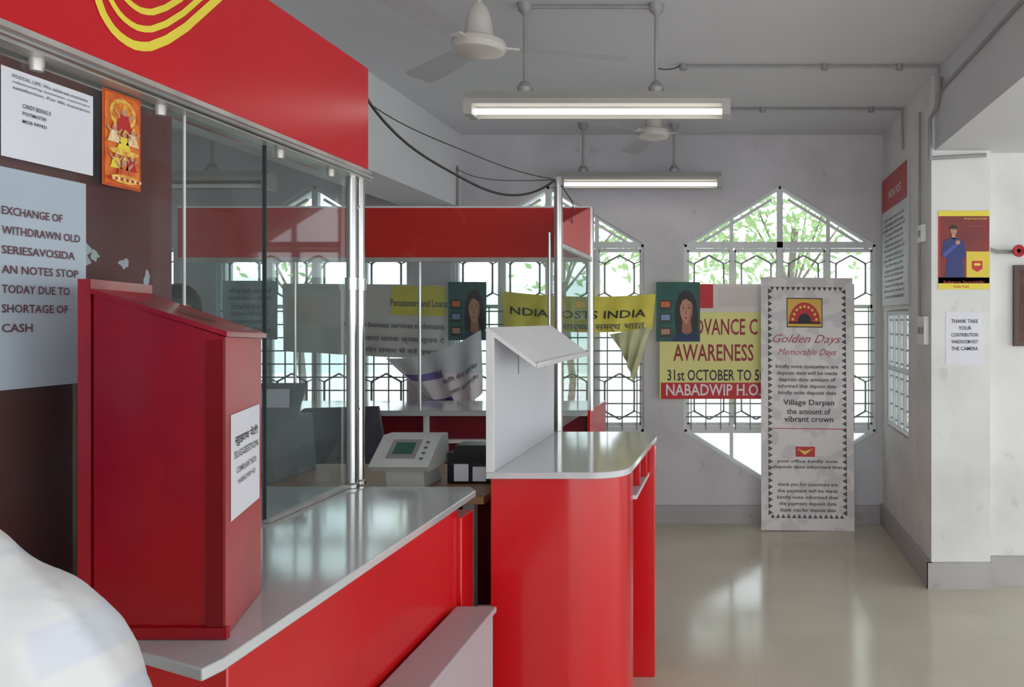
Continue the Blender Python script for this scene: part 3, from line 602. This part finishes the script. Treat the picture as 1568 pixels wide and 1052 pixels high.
# ------------------------------------------------------------ people
def remeshed(mb, vox, it):
    me = bpy.data.meshes.new('tmp'); me.from_pydata(mb.v,[],mb.f); o = bpy.data.objects.new('tmp',me); S.collection.objects.link(o)
    r_ = o.modifiers.new('r','REMESH'); r_.mode='VOXEL'; r_.voxel_size=vox
    s_ = o.modifiers.new('s','SMOOTH'); s_.factor=.5; s_.iterations=it
    out = evalmesh(o); bpy.data.objects.remove(o); return out
def limb(mb, a, b_, r0, r1):
    mb.cyl(a,b_,r0,skin,14,r1); mb.ell(a,(r0,)*3,skin,14,8); mb.ell(b_,(r1,)*3,skin,14,8)
def person(name, x, y, rot, H, shirt, pants, long_hair=False, arms=None, slope=0):
    T = Matrix.Translation((x,y,0)) @ Matrix.Rotation(rot,4,'Z') @ Matrix.Scale(H/1.7,4)
    out = MB(); bm_ = MB(); e = lambda c,r: bm_.ell(c,r,skin,20,12)
    e((0,0,.98),(.165,.12,.14)); e((0,0,1.10),(.15,.11,.16)); e((0,0,1.26),(.18,.12,.16)); e((0,-.01,1.37-slope*.3),(.165,.085,.07))
    limb(bm_,(0,-.01,1.36),(0,.0,1.5),.062,.052)
    arms = arms or {}
    hands = []
    for sx in (-1,1):
        sh = (sx*.185,-.01,1.365-slope); el, wr = arms.get(sx,((sx*.26,-.02,1.09),(sx*.27,.10,.86)))
        limb(bm_,(sx*.05,-.01,1.41),sh,.06,.066); limb(bm_,sh,el,.066,.048); limb(bm_,el,wr,.046,.03); hands.append((sx,Vector(el),Vector(wr)))
        limb(bm_,(sx*.085,0,.93),(sx*.1,.02,.5),.095,.062); limb(bm_,(sx*.1,.02,.5),(sx*.11,-.01,.09),.062,.045)
        bm_.ell((sx*.115,.06,.045),(.045,.13,.045),skin,16,8)
    me = remeshed(bm_,.011,5)
    shoe = M('shoe_leather',(40,30,26),.4)
    def cls(c_):
        if c_.z < .09: return shoe
        if c_.z < .97: 
            if abs(c_.x) > .2: return skin if any((c_-h[2]).length < .09 for h in hands) else shirt
            return pants
        if any((c_-h[2]).length < .05 for h in hands): return skin
        if c_.z > 1.455 and abs(c_.x) < .1: return skin
        return shirt
    # cloth folds : creases radiating over shirt and sleeves
    nrm_ = [v.normal.copy() for v in me.vertices]
    for v, nn_ in zip(me.vertices, nrm_):
        if .98 < v.co.z < 1.44:
            q_ = v.co; s1 = math.sin(38*q_.z+30*abs(q_.x)+9*math.sin(14*q_.y+6*q_.x)); s2 = math.sin(60*q_.x-44*q_.z+22*q_.y)
            v.co += nn_*(.0045*max(0,s1)**2+.002*s2)
    out.mesh(me,T,cls)
    out.lathe([(.062,1.43),(.072,1.46),(.066,1.475),(.060,1.44)],(0,0,0),shirt); nn = 24*4
    for i in range(len(out.v)-nn,len(out.v)): out.v[i] = T @ out.v[i]
    for sx, el, wr in hands:
        d_ = (wr-el).normalized(); side = Vector((0,0,1)).cross(d_)
        side = side.normalized() if side.length > .2 else Vector((0,1,0)); palmn = d_.cross(side).normalized()
        hm = MB(); pc = wr+d_*.045
        R = Matrix((side,d_,palmn)).transposed().to_4x4(); TT = Matrix.Translation(pc) @ R
        hm.ell((0,0,0),(.04,.052,.016),skin,16,10,TT); limb(hm,wr-d_*.02,wr+d_*.02,.028,.026)
        for i, ln in enumerate((.062,.072,.078,.068)):
            o0 = pc+side*(-.030+.020*i)+d_*.035; m1 = o0+d_*ln*.55-palmn*.006; m2 = m1+d_*ln*.42-palmn*.02
            limb(hm,o0,m1,.0095,.0085); limb(hm,m1,m2,.0085,.0075)
        o0 = pc+side*.032*(-sx)-d_*.02; m1 = o0+side*(-sx)*.02+d_*.03; limb(hm,o0,m1,.012,.010); limb(hm,m1,m1+d_*.03-palmn*.008,.010,.0085)
        out.mesh(remeshed(hm,.005,3),T,skin)
    hd = MB(); hc = Vector((0,.02,1.60)); q = lambda a,b_,c_: hc+Vector((a,b_,c_))
    hd.ell(q(0,-.012,.025),(.076,.094,.088),skin,24,16); hd.ell(q(0,.022,-.035),(.06,.065,.075),skin,20,14); limb(hd,q(0,-.01,-.16),q(0,-.01,-.05),.05,.05)
    limb(hd,q(0,.088,.0),q(0,.106,-.03),.009,.014)
    for sx in (-1,1): hd.ell(q(sx*.078,-.005,-.01),(.01,.02,.032),skin,10,8); hd.ell(q(sx*.034,.068,-.02),(.022,.018,.02),skin,12,8)
    hd.ell(q(0,.082,-.056),(.024,.01,.007),skin,12,8); hd.ell(q(0,.08,-.068),(.02,.01,.007),skin,12,8)
    out.mesh(remeshed(hd,.006,3),T,lambda c_: M('lips',(128,66,58),.5) if abs(c_.z-hc.z+.062) < .010 and c_.y > hc.y+.078 and abs(c_.x) < .024 else skin)
    for sx in (-1,1):
        out.ell(q(sx*.031,.074,.004),(.014,.010,.009),white,12,8,T); out.ell(q(sx*.031,.082,.004),(.006,.004,.006),hair,8,6,T)
        out.ell(q(sx*.031,.082,.024),(.019,.006,.004),hair,10,6,T)
    HT = T @ Matrix.Translation(q(0,-.02,.03)) @ Matrix.Rotation(.35,4,'X')
    out.ell((0,0,0),(.084,.1,.094),hair,24,14,HT,vmax=math.pi*.6)
    if long_hair: out.ell(q(0,-.085,-.08),(.07,.035,.15),hair,16,10,T)
    return out.build(name, angle=70)
ck = bpy.data.materials.new('checked_shirt'); ck.use_nodes = True; nt = ck.node_tree; b = nt.nodes['Principled BSDF']; b.inputs['Roughness'].default_value=.85; b.inputs['Specular IOR Level'].default_value=.15
tc = nt.nodes.new('ShaderNodeTexCoord'); br = nt.nodes.new('ShaderNodeTexBrick'); br.offset=0; mp = nt.nodes.new('ShaderNodeMapping')
mp.inputs['Rotation'].default_value=(math.pi/2,0,.3)
br.inputs['Scale'].default_value=1; br.inputs['Brick Width'].default_value=.075; br.inputs['Row Height'].default_value=.075; br.inputs['Mortar Size'].default_value=.02; br.inputs['Mortar Smooth'].default_value=.4
br.inputs['Color1'].default_value=L((180,186,200)); br.inputs['Color2'].default_value=L((198,199,204)); br.inputs['Mortar'].default_value=L((204,203,203))
nt.links.new(tc.outputs['Object'],mp.inputs[0]); nt.links.new(mp.outputs[0],br.inputs['Vector']); nt.links.new(br.outputs['Color'],b.inputs['Base Color'])
wv = nt.nodes.new('ShaderNodeTexNoise'); wv.inputs['Scale'].default_value = 9; wv.inputs['Detail'].default_value = 3; bp = nt.nodes.new('ShaderNodeBump'); bp.inputs['Strength'].default_value=.5; bp.inputs['Distance'].default_value=.02
nt.links.new(tc.outputs['Object'],wv.inputs['Vector']); nt.links.new(wv.outputs['Fac'],bp.inputs['Height']); nt.links.new(bp.outputs[0],b.inputs['Normal'])
person('customer_in_white_shirt',-.815,.73,math.radians(8),1.54,ck,M('trousers_grey',(70,72,80),.8),slope=.055,arms={1:((.285,-.01,1.08),(.30,.11,.86)),-1:((-.26,-.02,1.09),(-.27,.10,.86))})
person('postal_clerk',-2.78,3.95,math.radians(160),1.66,M('shirt_teal',(60,92,104),.8),M('trousers_dark',(40,42,50),.8),True)

# ------------------------------------------------------------ light
w = bpy.data.worlds.new('sky'); S.world = w; w.use_nodes = True; nt = w.node_tree; bg = nt.nodes['Background']
bg.inputs[0].default_value = (.93,.975,1.0,1); bg.inputs[1].default_value = 2.9
S.view_settings.view_transform = 'Standard'; S.view_settings.look = 'None'; S.view_settings.exposure = 0; S.view_settings.gamma = 1.08

cam = bpy.data.cameras.new('camera'); co = bpy.data.objects.new('camera', cam); S.collection.objects.link(co)
co.location = (0,0,1.5); co.rotation_euler = (math.pi/2,0,0)
cam.sensor_width = 36; cam.lens = 36*1200/1568; cam.shift_x = -.2143; cam.shift_y = -.023; cam.clip_start = .05
S.camera = co
